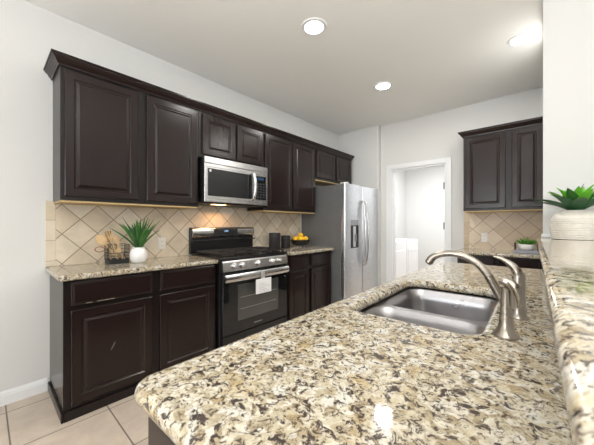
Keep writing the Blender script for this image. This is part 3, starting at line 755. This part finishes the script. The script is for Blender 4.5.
for az, el, L, mm in spec:
    a = vd + math.radians(az); e = math.radians(el)
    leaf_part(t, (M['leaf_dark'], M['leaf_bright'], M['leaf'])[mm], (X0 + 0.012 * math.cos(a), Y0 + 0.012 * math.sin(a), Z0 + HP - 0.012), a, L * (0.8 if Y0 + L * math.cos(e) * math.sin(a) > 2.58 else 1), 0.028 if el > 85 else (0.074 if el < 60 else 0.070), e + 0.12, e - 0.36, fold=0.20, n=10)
# small plant in white bowl on tray on the far counter
X0, Y0, Z0 = -0.170, 4.00, 0.914
t = thing('serving_tray', 'grey-blue tray with dark raised ends on the far countertop', 'tray', (X0, Y0, Z0))
mk('tray_base', B(X0 - 0.105, X0 + 0.105, Y0 - 0.075, Y0 + 0.075, Z0 + 0.0003, Z0 + 0.028, bev=0.004), M['greytray'], t)
for sx in (-1, 1):
    f = NB(); xx = X0 + sx * 0.097
    box(f, xx - 0.005, xx + 0.005, Y0 - 0.07, Y0 - 0.058, Z0 + 0.028, Z0 + 0.10, 0.001); box(f, xx - 0.005, xx + 0.005, Y0 + 0.058, Y0 + 0.07, Z0 + 0.028, Z0 + 0.10, 0.001)
    box(f, xx - 0.005, xx + 0.005, Y0 - 0.07, Y0 + 0.07, Z0 + 0.10, Z0 + 0.11, 0.001)
    mk('tray_handle', f, M['matte_black'], t)
ZB = Z0 + 0.0285
t = thing('potted_plant', 'bushy green plant in a low white bowl on the far counter tray', 'plant', (X0, Y0, ZB))
f = NB(); lathe(f, [(0.045, 0), (0.060, 0.006), (0.069, 0.03), (0.071, 0.056), (0.067, 0.066), (0.062, 0.066), (0.060, 0.055)], X0, Y0, ZB, 28); mk('pot', f, M['ceramic'], t, smooth=50)
f = NB(); lathe(f, [(0.0595, 0.0555), (0.03, 0.060)], X0, Y0, ZB, 20); mk('soil', f, M['soil'], t)
for i in range(60):
    az = i * 2.39996; q = (i / 60) ** .5; el = math.radians(86 - 50 * q + rnd.uniform(-8, 8))
    leaf_part(t, M['leaf_bright'] if i % 2 else M['leaf'], (X0 + 0.04 * q * math.cos(az), Y0 + 0.04 * q * math.sin(az), ZB + 0.056), az, rnd.uniform(0.07, 0.105), 0.013, el, el - 0.5, fold=0.2, n=5)

# ------------------------------------------------------------------ wire caddy and wooden utensils
X0, Y0, Z0 = -2.60, 0.722, 0.914
t = thing('wire_caddy', 'black wire caddy with solid base, holding wooden utensils', 'utensil holder', (X0, Y0, Z0))
hx, hy, hh = 0.056, 0.071, 0.150
f = NB(); box(f, X0 - hx, X0 + hx, Y0 - hy, Y0 + hy, Z0 + 0.0003, Z0 + 0.004)
for a in ((X0 - hx, X0 - hx + 0.003, Y0 - hy, Y0 + hy), (X0 + hx - 0.003, X0 + hx, Y0 - hy, Y0 + hy), (X0 - hx, X0 + hx, Y0 - hy, Y0 - hy + 0.003), (X0 - hx, X0 + hx, Y0 + hy - 0.003, Y0 + hy)):
    box(f, *a, Z0 + 0.004, Z0 + 0.036)
mk('base_pan', f, M['matte_black'], t)
f = NB(); wr = 0.0016
c4 = [(X0 - hx, Y0 - hy), (X0 + hx, Y0 - hy), (X0 + hx, Y0 + hy), (X0 - hx, Y0 + hy)]
for i in range(4):
    a, c = c4[i], c4[(i + 1) % 4]
    top_h = 0.085 if i == 1 else hh     # the front side is low
    for z in (0.06, 0.085, 0.11, 0.135, hh):
        if z <= top_h: tube(f, [(a[0], a[1], Z0 + z), (c[0], c[1], Z0 + z)], wr if z < top_h else 0.0026, 6)
    nn = 7 if i in (1, 3) else 5
    for j in range(nn):
        u = j / nn; x, y = a[0] + (c[0] - a[0]) * u, a[1] + (c[1] - a[1]) * u
        tube(f, [(x, y, Z0 + 0.03), (x, y, Z0 + (top_h if j else hh))], wr if j else 0.0026, 6)
m_ = mk('wire_mesh', f, M['matte_black'], t)
def utensil(name, label, p0, p1, kind, mat, w=0.03, L=0.07):
    p0, p1 = Vector(p0), Vector(p1); d = (p1 - p0).normalized()
    t = thing(name, label, 'cooking utensil', tuple(p0), 0, 'wooden utensils in the wire caddy')
    f = NB(); tube(f, [p0, p0.lerp(p1, .5), p1], [0.005, 0.0055, 0.006], 10); mk('shaft', f, mat, t, smooth=True)
    f = NB(); side = d.cross(Vector((1, 0, 0))).normalized(); nrm = side.cross(d)
    if kind == 'spoon':
        rows = []
        n = 14
        q = bmesh.new(); bmesh.ops.create_uvsphere(q, u_segments=18, v_segments=10, radius=1)
        for v in q.verts:
            x, y, z = v.co; v.co = p1 + d * (z * L / 2 + L * 0.42) + side * (x * w / 2 * (1.0 + 0.12 * z)) + nrm * (y * 0.006 - (1 - x * x - z * z) * 0.004)
        merge(f, q)
    elif kind == 'fork':
        q = [p1, p1 + d * L * .45]
        tube(f, q, [w * 0.22, w * 0.5], 10, 0.22, up=nrm)
        for k in (-1, 0, 1): tube(f, [q[1] + side * k * w * .32, q[1] + side * k * w * .42 + d * L * .55], [w * .12, w * .06], 8, 0.6, up=nrm)
    else:
        tube(f, [p1 - d * 0.005, p1 + d * L * .3, p1 + d * L * .95, p1 + d * L], [0.006, w * .45, w * .55, w * .40], 12, 0.18, up=nrm)
    mk('head', f, mat, t, smooth=60)
b0 = Z0 + 0.008
utensil('wooden_spoon', 'pale wooden spoon with big oval head leaning left in the wire caddy', (X0 + 0.012, Y0 + 0.02, b0), (X0 + 0.024, Y0 - 0.090, Z0 + 0.162), 'spoon', M['spoon'], 0.070, 0.092)
utensil('wooden_fork', 'wooden fork with splayed tines standing in the wire caddy', (X0 - 0.02, Y0 + 0.015, b0), (X0 - 0.020, Y0 - 0.030, Z0 + 0.178), 'fork', M['spoon'], 0.045, 0.085)
utensil('wooden_spatula', 'brown wooden spatula leaning back in the wire caddy', (X0 - 0.04, Y0 - 0.03, b0), (X0 - 0.044, Y0 - 0.046, Z0 + 0.180), 'spatula', M['spoon_dark'], 0.045, 0.08)
utensil('wooden_spatula', 'pale wooden slotted spatula leaning right in the wire caddy', (X0 - 0.002, Y0 + 0.045, b0), (X0 - 0.004, Y0 + 0.010, Z0 + 0.145), 'spatula', M['spoon'], 0.034, 0.075)
utensil('wooden_spoon', 'small wooden scoop resting low across the wire caddy', (X0 + 0.030, Y0 + 0.060, b0), (X0 + 0.040, Y0 + 0.012, Z0 + 0.085), 'spoon', M['spoon'], 0.042, 0.05)
t = thing('measuring_scoop', 'copper measuring scoop hanging on the left side of the wire caddy', 'measuring scoop', (X0 - 0.02, Y0 - 0.14, Z0 + 0.12))
cop = plain('copper', (0.38, 0.17, 0.10), 0.3, 1.0)
f = NB(); n = 20; tube(f, [(X0 + 0.0 + 0.018 * math.cos(a) * 0.3, Y0 - 0.118 + 0.030 * math.cos(a), Z0 + 0.118 + 0.020 * math.sin(a)) for a in [2 * PI * k / n for k in range(n + 1)]], 0.0035, 8)
mk('ring', f, cop, t, smooth=True)
f = NB(); tube(f, [(X0 + 0.005, Y0 - 0.092, Z0 + 0.126), (X0 + 0.005, Y0 - 0.060, Z0 + 0.142)], 0.003, 8); mk('shaft', f, cop, t, smooth=True)

# ------------------------------------------------------------------ canisters and fruit bowl
def canister(x, y, r, h, label):
    Z = 0.914
    t = thing('canister', label, 'canister', (x, y, Z), 0, 'black canisters')
    f = NB(); lathe(f, [(r - 0.003, 0.0003), (r, 0.004), (r, h * 0.80), (r - 0.002, h * 0.805)], x, y, Z, 32); mk('jar', f, M['matte_black'], t, smooth=40)
    f = NB(); lathe(f, [(r - 0.0015, h * 0.81), (r + 0.0015, h * 0.815), (r + 0.0015, h * 0.97), (r - 0.003, h)], x, y, Z, 32); l_ = mk('lid', f, M['matte_black'], t, smooth=40)
    f = NB(); lathe(f, [(0.008, h), (0.008, h + 0.004)], x, y, Z, 12); mk('knob', f, M['matte_black'], l_)
canister(-2.60, 2.485, 0.073, 0.205, 'tall black canister right of the range')
canister(-2.60, 2.685, 0.062, 0.165, 'shorter black canister between tall canister and fruit bowl')
X0, Y0, Z0 = -2.56, 2.93, 0.914
t = thing('fruit_bowl', 'black footed bowl full of yellow fruit on the short countertop', 'bowl', (X0, Y0, Z0))
f = NB(); lathe(f, [(0.06, 0.020), (0.098, 0.028), (0.124, 0.052), (0.135, 0.090), (0.136, 0.102), (0.131, 0.102), (0.119, 0.060), (0.09, 0.040), (0.03, 0.034)], X0, Y0, Z0, 36)
mk('dish', f, M['black'], t, smooth=50)
for k in range(4):
    a = PI / 4 + k * PI / 2
    f = NB(); tube(f, [(X0 + 0.06 * math.cos(a), Y0 + 0.06 * math.sin(a), Z0 + 0.0015), (X0 + 0.052 * math.cos(a), Y0 + 0.052 * math.sin(a), Z0 + 0.021)], [0.008, 0.010], 10); mk('foot', f, M['steel'], t, smooth=True)
def lemon(x, y, z, rz, tilt, label):
    q = NB(); bmesh.ops.create_uvsphere(q, u_segments=20, v_segments=14, radius=1)
    for v in q.verts:
        s = 1 + 0.10 * max(0, abs(v.co.z) - 0.86) * 7
        v.co = Vector((v.co.x * 0.036, v.co.y * 0.036, v.co.z * 0.043 * s))
    bmesh.ops.transform(q, matrix=Matrix.Translation((x, y, z)) @ Matrix.Rotation(rz, 4, 'Z') @ Matrix.Rotation(tilt, 4, 'Y'), verts=q.verts)
    tag(mk('lemon', q, M['lemon'], None, smooth=True), label, 'fruit', 'lemons in the black bowl')
lp = [(0.055, -0.050, 0.112, 'lemon at the front left of the black bowl'), (0.060, 0.040, 0.112, 'lemon at the front right of the black bowl'),
      (-0.030, -0.068, 0.112, 'lemon at the far left rim of the black bowl'), (-0.025, 0.070, 0.112, 'lemon at the far right rim of the black bowl'),
      (-0.066, 0.002, 0.112, 'lemon at the back of the black bowl against the tiles'), (0.012, 0.0, 0.160, 'topmost lemon on the pile in the black bowl')]
for i, (dx, dy, dz, lb) in enumerate(lp): lemon(X0 + dx, Y0 + dy, Z0 + dz, i * 1.1, 1.3, lb)

# ------------------------------------------------------------------ laundry room appliances
for i, (a, c, nm, lb) in enumerate([(4.88, 5.50, 'washing_machine', 'white washing machine inside the laundry room, nearer the doorway'), (5.52, 6.16, 'clothes_dryer', 'white clothes dryer deeper inside the laundry room')]):
    t = thing(nm, lb, 'laundry appliance', (-2.38, (a + c) / 2, 0))
    mk('case', B(-2.72, -2.045, a, c, 0.015, 0.905, bev=0.01), M['appliance_white'], t)
    f = NB(); rings_panel(f, a + 0.05, c - 0.05, 0.12, 0.74, [(0, -2.046), (0, -2.036), (0.012, -2.032)], FL); mk('front_panel', f, M['appliance_white'], t)
    mk('console', B(-2.72, -2.60, a + 0.01, c - 0.01, 0.9055, 0.935, bev=0.006), M['appliance_white'], t)
    mk('lid', B(-2.58, -2.08, a + 0.04, c - 0.04, 0.9055, 0.917, bev=0.006), M['appliance_white'], t)
for z, lb in ((1.62, 'upper white shelf on the laundry room wall'), (1.42, 'lower white shelf on the laundry room wall')):
    t = thing('wall_shelf', lb, 'shelf', (-2.6, 5.6, z))
    mk('board', B(-2.759, -2.44, 5.0, 5.98, z, z + 0.02, bev=0.003), M['trim'], t)
    for yy in (5.2, 5.8):
        f = NB(); tube(f, [(-2.757, yy, z - 0.14), (-2.55, yy, z - 0.002)], 0.006, 8); mk('bracket', f, M['trim'], t)
